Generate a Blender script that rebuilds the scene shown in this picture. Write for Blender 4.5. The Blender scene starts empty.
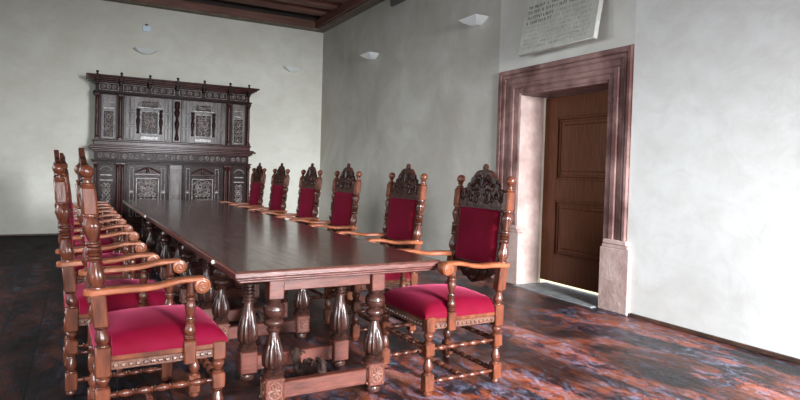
import bpy, bmesh, math, random
from mathutils import Vector, Matrix
random.seed(7)
PI = math.pi
C = bpy.context.scene.collection
S = bpy.context.scene

# ------------------------------------------------------------ materials
def mat(name, col, rough=0.5, col2=None, scale=6, rough2=None, stretch=(1,1,1), bump=0.0, bscale=40,
        sheen=0.0, coat=0.0, spec=0.5, detail=6, contrast=(0.35,0.65), metallic=0.0):
    m = bpy.data.materials.new(name); m.use_nodes = True
    nt = m.node_tree; N = nt.nodes; L = nt.links
    b = N['Principled BSDF']
    b.inputs['Base Color'].default_value = (*col, 1); b.inputs['Roughness'].default_value = rough
    b.inputs['Specular IOR Level'].default_value = spec; b.inputs['Metallic'].default_value = metallic
    b.inputs['Coat Weight'].default_value = coat; b.inputs['Coat Roughness'].default_value = 0.12
    if sheen:
        b.inputs['Sheen Weight'].default_value = sheen; b.inputs['Sheen Roughness'].default_value = 0.35
        b.inputs['Sheen Tint'].default_value = (1.0, 0.16, 0.30, 1)
    tc = N.new('ShaderNodeTexCoord'); mp = N.new('ShaderNodeMapping'); mp.inputs['Scale'].default_value = stretch
    L.new(tc.outputs['Object'], mp.inputs['Vector'])
    if col2:
        n = N.new('ShaderNodeTexNoise'); n.inputs['Scale'].default_value = scale; n.inputs['Detail'].default_value = detail
        n.inputs['Roughness'].default_value = 0.6
        L.new(mp.outputs['Vector'], n.inputs['Vector'])
        r = N.new('ShaderNodeValToRGB'); r.color_ramp.elements[0].position = contrast[0]; r.color_ramp.elements[1].position = contrast[1]
        r.color_ramp.elements[0].color = (*col, 1); r.color_ramp.elements[1].color = (*col2, 1)
        L.new(n.outputs['Fac'], r.inputs['Fac']); L.new(r.outputs['Color'], b.inputs['Base Color'])
        if rough2 is not None:
            q = N.new('ShaderNodeMapRange'); q.inputs['From Min'].default_value = contrast[0]; q.inputs['From Max'].default_value = contrast[1]
            q.inputs['To Min'].default_value = rough; q.inputs['To Max'].default_value = rough2
            L.new(n.outputs['Fac'], q.inputs['Value']); L.new(q.outputs['Result'], b.inputs['Roughness'])
    if bump:
        n2 = N.new('ShaderNodeTexNoise'); n2.inputs['Scale'].default_value = bscale; n2.inputs['Detail'].default_value = 5
        L.new(mp.outputs['Vector'], n2.inputs['Vector'])
        bp = N.new('ShaderNodeBump'); bp.inputs['Strength'].default_value = bump; bp.inputs['Distance'].default_value = 0.02
        L.new(n2.outputs['Fac'], bp.inputs['Height']); L.new(bp.outputs['Normal'], b.inputs['Normal'])
    return m

M = {}
M['chair_wood'] = mat('chair_wood', (0.036,0.010,0.006), 0.25, (0.10,0.028,0.015), 14, stretch=(1,1,.25), bump=.1, spec=.38)
M['chair_arm'] = mat('chair_arm', (0.14,0.040,0.016), 0.30, (0.25,0.072,0.030), 10, bump=.08, spec=.4)
M['chair_block'] = mat('chair_block', (0.055,0.015,0.008), 0.27, (0.13,0.036,0.017), 20, stretch=(1,1,.25), bump=.08, spec=.35)
M['crest_wood'] = mat('crest_wood', (0.016,0.005,0.003), 0.30, (0.050,0.015,0.009), 25, bump=.2, spec=.25)
M['rail_wood'] = mat('rail_wood', (0.07,0.03,0.022), 0.28, (0.13,0.06,0.04), 18, bump=.1)
M['velvet'] = mat('velvet', (0.090,0.001,0.007), 0.7, (0.118,0.0016,0.016), 5, sheen=.24, spec=.06, bump=.05, bscale=120)
M['table_top'] = mat('table_top', (0.045,0.018,0.013), 0.15, (0.095,0.038,0.026), 5, rough2=.24, stretch=(6,.5,1), bump=.03, bscale=15, coat=.3, spec=.6)
M['table_edge'] = mat('table_edge', (0.060,0.020,0.016), 0.28, (0.13,0.048,0.038), 8, stretch=(2,2,6), bump=.12, spec=.45)
M['table_rail'] = mat('table_rail', (0.050,0.013,0.009), 0.30, (0.115,0.032,0.021), 7, stretch=(1,1,6), bump=.1, spec=.35)
M['table_leg'] = mat('table_leg', (0.012,0.005,0.004), 0.24, (0.050,0.018,0.013), 12, bump=.2, spec=.35)
M['rosette'] = mat('rosette', (0.20,0.085,0.055), 0.38, (0.09,0.035,0.025), 60, bump=.4, bscale=70)
M['carved_dark'] = mat('carved_dark', (0.022,0.014,0.012), 0.3, (0.05,0.026,0.02), 30, bump=.3)
M['cabinet'] = mat('cabinet', (0.012,0.006,0.006), 0.30, (0.030,0.012,0.010), 12, bump=.06, bscale=30, spec=.06)
M['cabinet_panel'] = mat('cabinet_panel', (0.06,0.046,0.043), 0.28, (0.16,0.135,0.13), 9, stretch=(1,1,.3), bump=.06, bscale=30, spec=.12)  # grey tone paints window reflections onto the dark wood
M['cabinet_carve'] = mat('cabinet_carve', (0.10,0.078,0.072), 0.25, (0.30,0.255,0.24), 20, bump=.2, spec=.4)  # pale tone paints highlights onto the carved relief
M['cabinet_column'] = mat('cabinet_column', (0.026,0.007,0.006), 0.25, (0.06,0.018,0.015), 10, spec=.12)
M['white'] = mat('lamp_white', (0.72,0.73,0.72), 0.5)
M['sensor'] = mat('sensor_white', (0.62,0.72,0.82), 0.4)
M['greybox'] = mat('vent_grey', (0.10,0.095,0.09), 0.7)
M['stone_slab'] = mat('plaque_stone', (0.44,0.43,0.385), 0.75, (0.54,0.53,0.48), 7, bump=.15)
M['ink'] = mat('inscription', (0.13,0.125,0.11), 0.8)
M['ink2'] = mat('inscription_faded', (0.36,0.35,0.31), 0.8)
M['marble'] = mat('portal_stone', (0.10,0.040,0.035), 0.5, (0.33,0.195,0.175), 3.2, bump=.25, bscale=25, detail=9, spec=.3)
M['marble_l'] = mat('plinth_stone', (0.38,0.25,0.22), 0.55, (0.58,0.43,0.39), 4, bump=.2, bscale=25, detail=9)
M['threshold'] = mat('threshold_stone', (0.16,0.165,0.165), 0.45, (0.28,0.29,0.29), 9, bump=.2)
M['door_wood'] = mat('door_wood', (0.085,0.026,0.010), 0.36, (0.15,0.050,0.020), 6, stretch=(1,8,.6), bump=.1, spec=.2)
M['door_metal'] = mat('door_metal', (0.05,0.045,0.04), 0.4, metallic=.8)
M['ceil_wood'] = mat('ceiling_wood', (0.10,0.036,0.024), 0.6, (0.22,0.09,0.062), 3, stretch=(.3,4,4), bump=.2)
M['ceil_wood_y'] = mat('ceiling_wood_b', (0.085,0.028,0.018), 0.6, (0.15,0.06,0.04), 3, stretch=(4,.3,4), bump=.2)
M['ceil_dark'] = mat('ceiling_board', (0.014,0.009,0.007), 0.7, (0.035,0.02,0.014), 4, stretch=(.4,4,1))
M['ceil_mould'] = mat('ceiling_moulding', (0.10,0.075,0.05), 0.6, (0.17,0.13,0.09), 6)
M['skirt'] = mat('skirting', (0.035,0.018,0.012), 0.5, (0.09,0.045,0.03), 8)
M['stud'] = mat('stud', (0.75,0.68,0.62), 0.35)
M['out_wall'] = mat('outside_plaster', (0.85,0.75,0.45), 0.9)
M['window_frame'] = mat('window_frame', (0.3,0.2,0.12), 0.5)

def plaster(name, ca, cb, cc, vert=False, seam=None, mott=.7):
    m = bpy.data.materials.new(name); m.use_nodes = True
    nt = m.node_tree; N = nt.nodes; L = nt.links; b = N['Principled BSDF']; b.inputs['Roughness'].default_value = .85
    b.inputs['Specular IOR Level'].default_value = .25
    tc = N.new('ShaderNodeTexCoord')
    def noise(sc, det, st=(1,1,1), dist=0):
        mp = N.new('ShaderNodeMapping'); mp.inputs['Scale'].default_value = st; L.new(tc.outputs['Object'], mp.inputs['Vector'])
        n = N.new('ShaderNodeTexNoise'); n.inputs['Scale'].default_value = sc; n.inputs['Detail'].default_value = det
        n.inputs['Roughness'].default_value = .62; n.inputs['Distortion'].default_value = dist
        L.new(mp.outputs['Vector'], n.inputs['Vector']); return n
    n1 = noise(.8, 8, (1,1,1), .6); n2 = noise(3.2, 8, (1,1,1.5), .5)
    r1 = N.new('ShaderNodeValToRGB'); e = r1.color_ramp.elements
    e[0].position = .33; e[0].color = (*ca,1); e[1].position = .66; e[1].color = (*cb,1)
    L.new(n1.outputs['Fac'], r1.inputs['Fac'])
    mx = N.new('ShaderNodeMix'); mx.data_type = 'RGBA'; L.new(r1.outputs['Color'], mx.inputs['A']); mx.inputs['B'].default_value = (*cc,1)
    mr = N.new('ShaderNodeMapRange'); mr.inputs['From Min'].default_value = .42; mr.inputs['From Max'].default_value = .72; mr.inputs['To Max'].default_value = mott
    L.new(n2.outputs['Fac'], mr.inputs['Value']); L.new(mr.outputs['Result'], mx.inputs['Factor'])
    out = mx.outputs['Result']
    if seam:   # paler plaster before the seam, browner past it, partly painted shade (wall coordinate y)
        sx = N.new('ShaderNodeSeparateXYZ'); L.new(tc.outputs['Object'], sx.inputs['Vector'])
        for (y0, y1, tint, f) in seam:
            m1 = N.new('ShaderNodeMapRange'); m1.inputs['From Min'].default_value = y0; m1.inputs['From Max'].default_value = y1
            L.new(sx.outputs['Y'], m1.inputs['Value'])
            ml = N.new('ShaderNodeMath'); ml.operation = 'MULTIPLY'; nr = N.new('ShaderNodeMapRange'); nr.inputs['From Min'].default_value = .36; nr.inputs['From Max'].default_value = .64
            nr.inputs['To Min'].default_value = f*.62; nr.inputs['To Max'].default_value = min(1, f*1.28)
            n3 = noise(1.3, 9, (1,.8,.8), .5); L.new(n3.outputs['Fac'], nr.inputs['Value'])
            L.new(nr.outputs['Result'], ml.inputs[1]); L.new(m1.outputs['Result'], ml.inputs[0])
            mm = N.new('ShaderNodeMix'); mm.data_type = 'RGBA'; L.new(out, mm.inputs['A']); mm.inputs['B'].default_value = (*tint,1)
            L.new(ml.outputs['Value'], mm.inputs['Factor']); out = mm.outputs['Result']
    L.new(out, b.inputs['Base Color'])
    bp = N.new('ShaderNodeBump'); bp.inputs['Strength'].default_value = .25; bp.inputs['Distance'].default_value = .02
    L.new(n2.outputs['Fac'], bp.inputs['Height']); L.new(bp.outputs['Normal'], b.inputs['Normal'])
    return m
M['plaster_back'] = plaster('plaster_back', (.57,.55,.475), (.65,.63,.565), (.49,.46,.385), mott=.45)
M['plaster_right'] = plaster('plaster_right', (.60,.59,.56), (.72,.72,.70), (.49,.465,.42),
    mott=.4, seam=[(3.84,3.86,(.46,.43,.36),.35),(5.89,5.90,(.33,.30,.245),.58)])
M['plaster_plain'] = plaster('plaster_plain', (.55,.54,.50), (.62,.61,.58), (.5,.48,.44))

def floor_mat():
    m = bpy.data.materials.new('floor_boards'); m.use_nodes = True
    nt = m.node_tree; N = nt.nodes; L = nt.links; b = N['Principled BSDF']
    tc = N.new('ShaderNodeTexCoord')
    def noise(sc, det, st, dist=0, rg=.6):
        mp = N.new('ShaderNodeMapping'); mp.inputs['Scale'].default_value = st; L.new(tc.outputs['Object'], mp.inputs['Vector'])
        n = N.new('ShaderNodeTexNoise'); n.inputs['Scale'].default_value = sc; n.inputs['Detail'].default_value = det
        n.inputs['Roughness'].default_value = rg; n.inputs['Distortion'].default_value = dist
        L.new(mp.outputs['Vector'], n.inputs['Vector']); return n
    big = noise(1.5, 6, (1,.5,1), 1.2, .6); fine = noise(8, 12, (1,.5,1), 1.0, .8); mid = noise(2.6, 8, (1,.35,1), 1.6, .7)
    r = N.new('ShaderNodeValToRGB'); e = r.color_ramp.elements
    e[0].position = .38; e[0].color = (.008,.005,.008,1); e[1].position = .74; e[1].color = (.34,.10,.04,1)
    for p, c in ((.46,(.026,.008,.009,1)),(.52,(.13,.022,.010,1)),(.59,(.27,.060,.016,1)),(.66,(.10,.045,.04,1))):
        x = e.new(p); x.color = c
    mixf = N.new('ShaderNodeMath'); mixf.operation = 'MULTIPLY_ADD'; mixf.inputs[1].default_value = 1.1
    mul = N.new('ShaderNodeMath'); mul.operation = 'MULTIPLY'; mul.inputs[1].default_value = .9
    L.new(fine.outputs['Fac'], mul.inputs[0]); L.new(mid.outputs['Fac'], mixf.inputs[0]); L.new(mul.outputs['Value'], mixf.inputs[2])
    sb = N.new('ShaderNodeMath'); sb.operation = 'SUBTRACT'; sb.inputs[1].default_value = .49; L.new(mixf.outputs['Value'], sb.inputs[0]); L.new(sb.outputs['Value'], r.inputs['Fac'])
    # bluish haze: sky sheen painted into the floor colour
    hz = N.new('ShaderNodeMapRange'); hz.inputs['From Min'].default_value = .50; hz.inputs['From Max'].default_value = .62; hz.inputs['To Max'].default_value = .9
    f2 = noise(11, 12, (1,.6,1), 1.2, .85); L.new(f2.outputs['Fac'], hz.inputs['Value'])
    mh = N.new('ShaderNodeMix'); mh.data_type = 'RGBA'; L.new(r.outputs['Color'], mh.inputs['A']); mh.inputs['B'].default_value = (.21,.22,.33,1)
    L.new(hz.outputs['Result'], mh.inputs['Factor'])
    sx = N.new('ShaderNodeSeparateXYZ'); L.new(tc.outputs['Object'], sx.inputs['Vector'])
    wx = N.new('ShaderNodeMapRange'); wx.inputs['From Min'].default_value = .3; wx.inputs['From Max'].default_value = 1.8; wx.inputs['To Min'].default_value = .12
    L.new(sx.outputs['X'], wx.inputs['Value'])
    md = N.new('ShaderNodeMix'); md.data_type = 'RGBA'; md.inputs['A'].default_value = (.007,.006,.006,1); L.new(wx.outputs['Result'], md.inputs['Factor'])  # dark left, bright right: window sheen painted into the board colour
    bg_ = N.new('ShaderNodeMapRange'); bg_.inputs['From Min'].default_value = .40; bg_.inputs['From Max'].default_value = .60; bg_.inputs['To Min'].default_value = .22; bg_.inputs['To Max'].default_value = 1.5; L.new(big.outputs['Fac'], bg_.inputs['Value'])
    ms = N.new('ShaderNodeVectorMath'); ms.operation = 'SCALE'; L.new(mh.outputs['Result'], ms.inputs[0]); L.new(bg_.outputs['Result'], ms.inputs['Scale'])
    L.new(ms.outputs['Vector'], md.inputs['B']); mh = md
    # board joints
    br = N.new('ShaderNodeTexBrick'); br.offset = .37; br.inputs['Scale'].default_value = 1.0
    br.inputs['Color1'].default_value = (1,1,1,1); br.inputs['Color2'].default_value = (.5,.5,.5,1); br.inputs['Mortar'].default_value = (.15,.15,.15,1)
    br.inputs['Mortar Size'].default_value = .006; br.inputs['Brick Width'].default_value = 3.4; br.inputs['Row Height'].default_value = .24
    mpb = N.new('ShaderNodeMapping'); mpb.inputs['Rotation'].default_value = (0,0,PI/2); L.new(tc.outputs['Object'], mpb.inputs['Vector']); L.new(mpb.outputs['Vector'], br.inputs['Vector'])
    mm = N.new('ShaderNodeMix'); mm.data_type = 'RGBA'; mm.blend_type = 'MULTIPLY'; mm.inputs['Factor'].default_value = .8
    L.new(mh.outputs['Result'], mm.inputs['A']); L.new(br.outputs['Color'], mm.inputs['B']); L.new(mm.outputs['Result'], b.inputs['Base Color'])
    rr = N.new('ShaderNodeMapRange'); rr.inputs['From Min'].default_value = .35; rr.inputs['From Max'].default_value = .65
    rr.inputs['To Min'].default_value = .28; rr.inputs['To Max'].default_value = .40
    L.new(mid.outputs['Fac'], rr.inputs['Value'])
    dr = N.new('ShaderNodeMapRange'); dr.inputs['From Min'].default_value = .12; dr.inputs['From Max'].default_value = 1; dr.inputs['To Min'].default_value = .30; dr.inputs['To Max'].default_value = 0
    L.new(wx.outputs['Result'], dr.inputs['Value']); ra = N.new('ShaderNodeMath'); ra.operation = 'ADD'
    L.new(rr.outputs['Result'], ra.inputs[0]); L.new(dr.outputs['Result'], ra.inputs[1]); L.new(ra.outputs['Value'], b.inputs['Roughness'])
    sp = N.new('ShaderNodeMapRange'); sp.inputs['From Min'].default_value = .12; sp.inputs['To Min'].default_value = .05; sp.inputs['To Max'].default_value = .36
    L.new(wx.outputs['Result'], sp.inputs['Value']); L.new(sp.outputs['Result'], b.inputs['Specular IOR Level'])
    bp = N.new('ShaderNodeBump'); bp.inputs['Strength'].default_value = .7; bp.inputs['Distance'].default_value = .012
    ad = N.new('ShaderNodeMath'); ad.operation = 'ADD'; L.new(fine.outputs['Fac'], ad.inputs[0]); L.new(br.outputs['Fac'], ad.inputs[1])
    L.new(fine.outputs['Fac'], bp.inputs['Height']); L.new(bp.outputs['Normal'], b.inputs['Normal'])
    return m
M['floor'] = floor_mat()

# ------------------------------------------------------------ helpers
def smooth(bm, ang=40):
    for f in bm.faces: f.smooth = True
    for e in bm.edges:
        if len(e.link_faces) == 2 and e.calc_face_angle(0) > math.radians(ang): e.smooth = False
def obj(name, bm, m, parent=None, sm=True, ang=40):
    bmesh.ops.recalc_face_normals(bm, faces=bm.faces)
    if sm: smooth(bm, ang)
    me = bpy.data.meshes.new(name); bm.to_mesh(me); bm.free()
    me.materials.append(m if not isinstance(m, str) else M[m])
    o = bpy.data.objects.new(name, me); C.objects.link(o)
    if parent: o.parent = parent
    return o
def tag(o, label, cat, group=None):
    o['label'] = label; o['category'] = cat
    if group: o['group'] = group
    return o
def thing(name, label, cat, loc=(0,0,0), rz=0, group=None):
    o = bpy.data.objects.new(name, None); C.objects.link(o); o.location = loc; o.rotation_euler = (0,0,rz)
    return tag(o, label, cat, group)
def struct(name, bm, m, parent=None, sm=False):
    o = obj(name, bm, m, parent, sm)
    if not parent: o['kind'] = 'structure'
    return o
def box(bm, x0, x1, y0, y1, z0, z1, bev=0.0, shear=None):
    g = bmesh.ops.create_cube(bm, size=1)
    vs = g['verts']
    for v in vs:
        v.co = Vector(((x0+x1)/2 + v.co.x*(x1-x0), (y0+y1)/2 + v.co.y*(y1-y0), (z0+z1)/2 + v.co.z*(z1-z0)))
    if bev:
        es = list({e for v in vs for e in v.link_edges})
        r = bmesh.ops.bevel(bm, geom=es, offset=bev, segments=1, affect='EDGES')
        vs = list({v for f in r['faces'] for v in f.verts} | {v for v in vs if v.is_valid})
    if shear:
        for v in vs: shear(v)
    return bm
def lathe(bm, prof, cx=0, cy=0, seg=12, shift=None, flutes=0, rot=None):
    """prof: list of (z, r) or (z, r, flute_depth). rot: 4x4 applied after."""
    rings = []
    for p in prof:
        z, r = p[0], p[1]; fd = p[2] if len(p) > 2 else 0
        ring = []
        for i in range(seg):
            a = 2*PI*i/seg
            rr = r*(1 + fd*(abs(math.cos(a*flutes/2))*2-1)) if flutes else r
            co = Vector((rr*math.cos(a), rr*math.sin(a), z))
            if rot is not None: co = rot @ co
            else:
                dx = shift(z) if shift else 0
                co += Vector((cx+dx, cy, 0))
            ring.append(bm.verts.new(co))
        rings.append(ring)
    for a, b in zip(rings, rings[1:]):
        for i in range(seg):
            j = (i+1) % seg
            bm.faces.new((a[i], a[j], b[j], b[i]))
    bm.faces.new(rings[0]); bm.faces.new(rings[-1])
    return bm
def tube(bm, pts, r, seg=6, taper=None):
    pts = [Vector(p) for p in pts]; rings = []; n = len(pts)
    up = None
    for i, p in enumerate(pts):
        t = (pts[min(i+1,n-1)] - pts[max(i-1,0)])
        if t.length < 1e-7: t = Vector((0,0,1))
        t.normalize()
        if up is None: up = t.orthogonal().normalized()
        s = t.cross(up)
        if s.length < 1e-4: up = t.orthogonal(); s = t.cross(up)
        s.normalize(); up = s.cross(t).normalized()
        rr = r*(taper(i/(n-1)) if taper else 1)
        rings.append([bm.verts.new(p + (s*math.cos(2*PI*k/seg) + up*math.sin(2*PI*k/seg))*rr) for k in range(seg)])
    for a, b in zip(rings, rings[1:]):
        for i in range(seg):
            j = (i+1) % seg; bm.faces.new((a[i], a[j], b[j], b[i]))
    bm.faces.new(rings[0]); bm.faces.new(rings[-1])
def B(): return bmesh.new()
def merge(bm, other, mi=1):
    for f in other.faces: f.material_index = mi
    me = bpy.data.meshes.new('tmp'); other.to_mesh(me); other.free(); bm.from_mesh(me); bpy.data.meshes.remove(me)
    return bm
def vase(z0, z1, r, neck=.5):   # vase swelling low, ring at both ends
    h = z1-z0
    q = [(0,.95,0),(.04,1.0,0),(.08,.95,0),(.10,.65,0),(.16,.78,.03),(.28,1.0,.07),(.38,1.05,.08),(.55,.9,.07),(.72,.68,.04),(.82,neck+.05,0),(.84,.9,0),(.88,.95,0),(.9,.7,0),(.92,.9,0),(.97,.9,0),(1,.6,0)]
    return [(z0+a*h, b*r, c) for a, b, c in q]
def vase_inv(z0, z1, r, neck=.5):
    p = vase(0, 1, r, neck); return [(z0+(1-a)*(z1-z0), b, c) for a, b, c in reversed(p)]
def ringset(z0, z1, r):
    h = z1-z0; return [(z0,.6*r),(z0+.1*h,.9*r),(z0+.3*h,r),(z0+.38*h,.75*r),(z0+.5*h,.95*r),(z0+.62*h,.75*r),(z0+.7*h,r),(z0+.9*h,.9*r),(z1,.6*r)]
def cushion(bm, w, d, hb, dome, z0, n=18, edge=.16, mtx=None):
    """upholstered pad w (x) by d (y), rounded edges"""
    g = {}
    def zf(u, v):
        def e(t):
            q = min(1, (1-abs(t))/edge); return math.sqrt(max(0, 1-(1-q)**2))
        return z0 + hb*min(e(u), e(v))*(.6+.4*e(u)*e(v)) + dome*(1-u*u)*(1-v*v)
    for i in range(n+1):
        for j in range(n+1):
            u = math.sin((i/n*2-1)*PI/2); v = math.sin((j/n*2-1)*PI/2)
            g[i,j] = bm.verts.new((u*w/2, v*d/2, zf(u, v)))
    for i in range(n):
        for j in range(n): bm.faces.new((g[i,j], g[i+1,j], g[i+1,j+1], g[i,j+1]))
    rim = [g[i,0] for i in range(n+1)] + [g[n,j] for j in range(1,n+1)] + [g[i,n] for i in range(n-1,-1,-1)] + [g[0,j] for j in range(n-1,0,-1)]
    low = [bm.verts.new((v.co.x, v.co.y, z0-.012)) for v in rim]
    k = len(rim)
    for i in range(k):
        j = (i+1) % k; bm.faces.new((rim[i], low[i], low[j], rim[j]))
    bm.faces.new(low)
    if mtx is not None: bmesh.ops.transform(bm, matrix=mtx, verts=bm.verts)
def spiral(cx, cz, r0, r1, a0, turns, y, n=14, sx=1):
    return [Vector((cx + sx*(r0+(r1-r0)*t/n)*math.cos(a0+turns*2*PI*t/n), y, cz + (r0+(r1-r0)*t/n)*math.sin(a0+turns*2*PI*t/n))) for t in range(n+1)]
def curve_plate(name, polys, thick, bev, m, parent, mtx):
    cu = bpy.data.curves.new(name+'_outline', 'CURVE'); cu.dimensions = '2D'; cu.fill_mode = 'BOTH'
    cu.extrude = thick/2; cu.bevel_depth = bev; cu.bevel_resolution = 1
    for pl in polys:
        s = cu.splines.new('POLY'); s.points.add(len(pl)-1)
        for i, (a, b) in enumerate(pl): s.points[i].co = (a, b, 0, 1)
        s.use_cyclic_u = True
    tmp = bpy.data.objects.new(name+'_tmp', cu)
    me = bpy.data.meshes.new_from_object(tmp)
    bpy.data.objects.remove(tmp); bpy.data.curves.remove(cu)
    bm = bmesh.new(); bm.from_mesh(me); bpy.data.meshes.remove(me)
    bmesh.ops.transform(bm, matrix=mtx, verts=bm.verts)
    return bm
def circ(cx, cy, r, n=10, sx=1): return [(cx+r*sx*math.cos(2*PI*i/n), cy+r*math.sin(2*PI*i/n)) for i in range(n)]

# ------------------------------------------------------------ room
WX = 4.585; DY = 12.0; LX = -2.8; FY = -3.2; HZ = 4.95
# floor
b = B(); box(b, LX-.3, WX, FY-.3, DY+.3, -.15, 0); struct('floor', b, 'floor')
def wall_with_holes(u0, u1, z0, z1, holes, place, thick):
    """a wall of boxes around rectangular openings; place(u0,u1,z0,z1,bm) adds a box"""
    bm = B(); us = sorted({u0, u1, *[h[0] for h in holes], *[h[1] for h in holes]})
    for a, c in zip(us, us[1:]):
        hs = sorted([h for h in holes if h[0] <= a+1e-6 and h[1] >= c-1e-6], key=lambda h: h[2])
        z = z0
        for h in hs:
            if h[2] > z: place(bm, a, c, z, h[2])
            z = h[3]
        if z < z1: place(bm, a, c, z, z1)
    bmesh.ops.remove_doubles(bm, verts=bm.verts, dist=1e-4)
    # drop the inner faces shared by neighbouring boxes
    seen = {}
    for f in list(bm.faces):
        key = tuple(sorted(v.index for v in f.verts)); 
    return bm
bm = wall_with_holes(FY-.3, DY+.3, -.15, HZ, [(4.144,5.479,-.15,2.266)], lambda m,a,c,z,w: box(m, WX, WX+.42, a, c, z, w), .42)
struct('wall_right', bm, 'plaster_right')
b = B(); box(b, LX-.3, WX, DY, DY+.3, -.15, HZ); struct('wall_back', b, 'plaster_back')
LW = [(-2.2,-.7,.8,3.0),(.6,2.1,.8,3.0),(3.4,4.9,.8,3.0),(6.6,8.1,.8,3.0)]
bm = wall_with_holes(FY-.3, DY, -.15, HZ, LW, lambda m,a,c,z,w: box(m, LX-.3, LX, a, c, z, w), .3)
struct('wall_left', bm, 'plaster_plain')
FW = [(-1.6,-.1,.8,3.0),(2.2,3.7,.8,3.0)]
bm = wall_with_holes(LX, WX, -.15, HZ, FW, lambda m,a,c,z,w: box(m, a, c, FY-.3, FY, z, w), .3)
struct('wall_front', bm, 'plaster_plain')
n = 1
for (a, c, z, w) in LW:
    bm = B()
    for (p, q) in ((a, a+.06),(c-.06, c),((a+c)/2-.03,(a+c)/2+.03)): box(bm, LX-.2, LX-.14, p, q, z, w)
    for (p, q) in ((z, z+.06),(w-.06, w),(z+1.35,z+1.4)): box(bm, LX-.2, LX-.14, a+.06, c-.06, p, q)
    struct('window_%d' % n, bm, 'window_frame'); n += 1
for (a, c, z, w) in FW:
    bm = B()
    for (p, q) in ((a, a+.06),(c-.06, c),((a+c)/2-.03,(a+c)/2+.03)): box(bm, p, q, FY-.2, FY-.14, z, w)
    for (p, q) in ((z, z+.06),(w-.06, w),(z+1.35,z+1.4)): box(bm, a+.06, c-.06, FY-.2, FY-.14, p, q)
    struct('window_%d' % n, bm, 'window_frame'); n += 1
# ceiling boards and beams
b = B(); box(b, LX, WX, FY, DY, 4.66, 4.80); struct('ceiling', b, 'ceil_dark')
b = B(); box(b, LX, WX-.24, DY-.16, DY, 4.265, 4.42, .012); struct('trim_1', b, 'ceil_wood')
b = B(); box(b, LX, WX-.20, DY-.19, DY, 4.225, 4.262, .008); struct('trim_2', b, 'ceil_mould')
b = B(); box(b, WX-.20, WX, FY, DY, 4.225, 4.262, .008); struct('trim_3', b, 'ceil_mould')
b = B(); box(b, WX-.24, WX, FY, DY, 4.265, 4.44, .012); struct('trim_4', b, 'ceil_wood_y')
b = B(); box(b, LX, WX, DY-.10, DY, 4.42, 4.66); struct('trim_5', b, 'ceil_dark')
b = B(); box(b, WX-.12, WX, FY, DY-.1, 4.44, 4.66); struct('trim_6', b, 'ceil_dark')
beam0 = None; y = DY-.62; i = 0
while y > FY+.2:
    if beam0 is None:
        b = B(); box(b, LX, WX-.12, -.11, .11, 4.43, 4.66, .012)
        beam0 = struct('trim_7', b, 'ceil_wood'); beam0.location.y = y
    else:
        o = beam0.copy(); o.name = 'trim_%d' % (7+i); C.objects.link(o); o.location.y = y
    y -= .56; i += 1
# skirting
b = B(); box(b, WX-.025, WX, FY, 3.775, 0, .035, .004); struct('baseboard_right', b, 'skirt')
b = B(); box(b, WX-.025, WX, 5.88, DY, 0, .035, .004); struct('baseboard_right', b, 'skirt')
b = B(); box(b, LX, .2, DY-.025, DY, 0, .03, .004); struct('baseboard_back', b, 'skirt')
# ---- door portal
PX = WX
bm = B()
bands = [ # (outer y-left, outer y-right, outer top, inner..., x front)
    (5.872,3.854,2.566, 5.800,3.905,2.505, PX-.030),
    (5.800,3.905,2.505, 5.735,3.945,2.455, PX-.022),
    (5.735,3.945,2.455, 5.640,4.000,2.385, PX-.006),
    (5.640,4.000,2.385, 5.570,4.070,2.325, PX-.022),
    (5.570,4.070,2.325, 5.479,4.144,2.266, PX-.008)]
for (a1, b1, t1, a2, b2, t2, x) in bands:
    g_ = .009
    box(bm, x, PX+.002, a2, a1-g_, .69, t1-g_, .006); box(bm, x, PX+.002, b1+g_, b2, .69, t1-g_, .006); box(bm, x, PX+.002, b2-.004, a2+.004, t2, t1-g_, .006)
    box(bm, PX-.002, PX+.002, a2, a1, .69, t1); box(bm, PX-.002, PX+.002, b1, b2, .69, t1); box(bm, PX-.002, PX+.002, b2, a2, t2, t1)
portal = struct('trim_50', bm, 'marble')
for (y0, y1) in ((5.385,5.885),(3.80,4.155)):
    bm = B(); box(bm, PX-.034, PX+.06 if y0 > 5 else PX+.03, y0, y1, 0, .62, .008)
    box(bm, PX-.030, PX+.02, y0+.02, y1-.02, .62, .65, .006); box(bm, PX-.036, PX+.01, y0+.03, y1-.03, .65, .70, .012)
    struct('door_plinth', bm, 'marble_l', portal)
# stone lining of the reveal
bm = B(); box(bm, PX+.001, PX+.36, 5.452, 5.50, 0, 2.266, .004); struct('reveal_lining', bm, 'marble_l', portal)
bm = B(); box(bm, PX+.04, PX+.42, 4.12, 4.16, 0, 2.266, .004); struct('reveal_lining', bm, 'marble_l', portal)
bm = B(); box(bm, PX+.001, PX+.42, 4.16, 5.452, 2.24, 2.29, .004); struct('lintel_lining', bm, 'marble', portal)
bm = B(); box(bm, PX-.10, PX+.44, 4.18, 5.385, -.05, .012, .006); struct('trim_51', bm, 'threshold')
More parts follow.
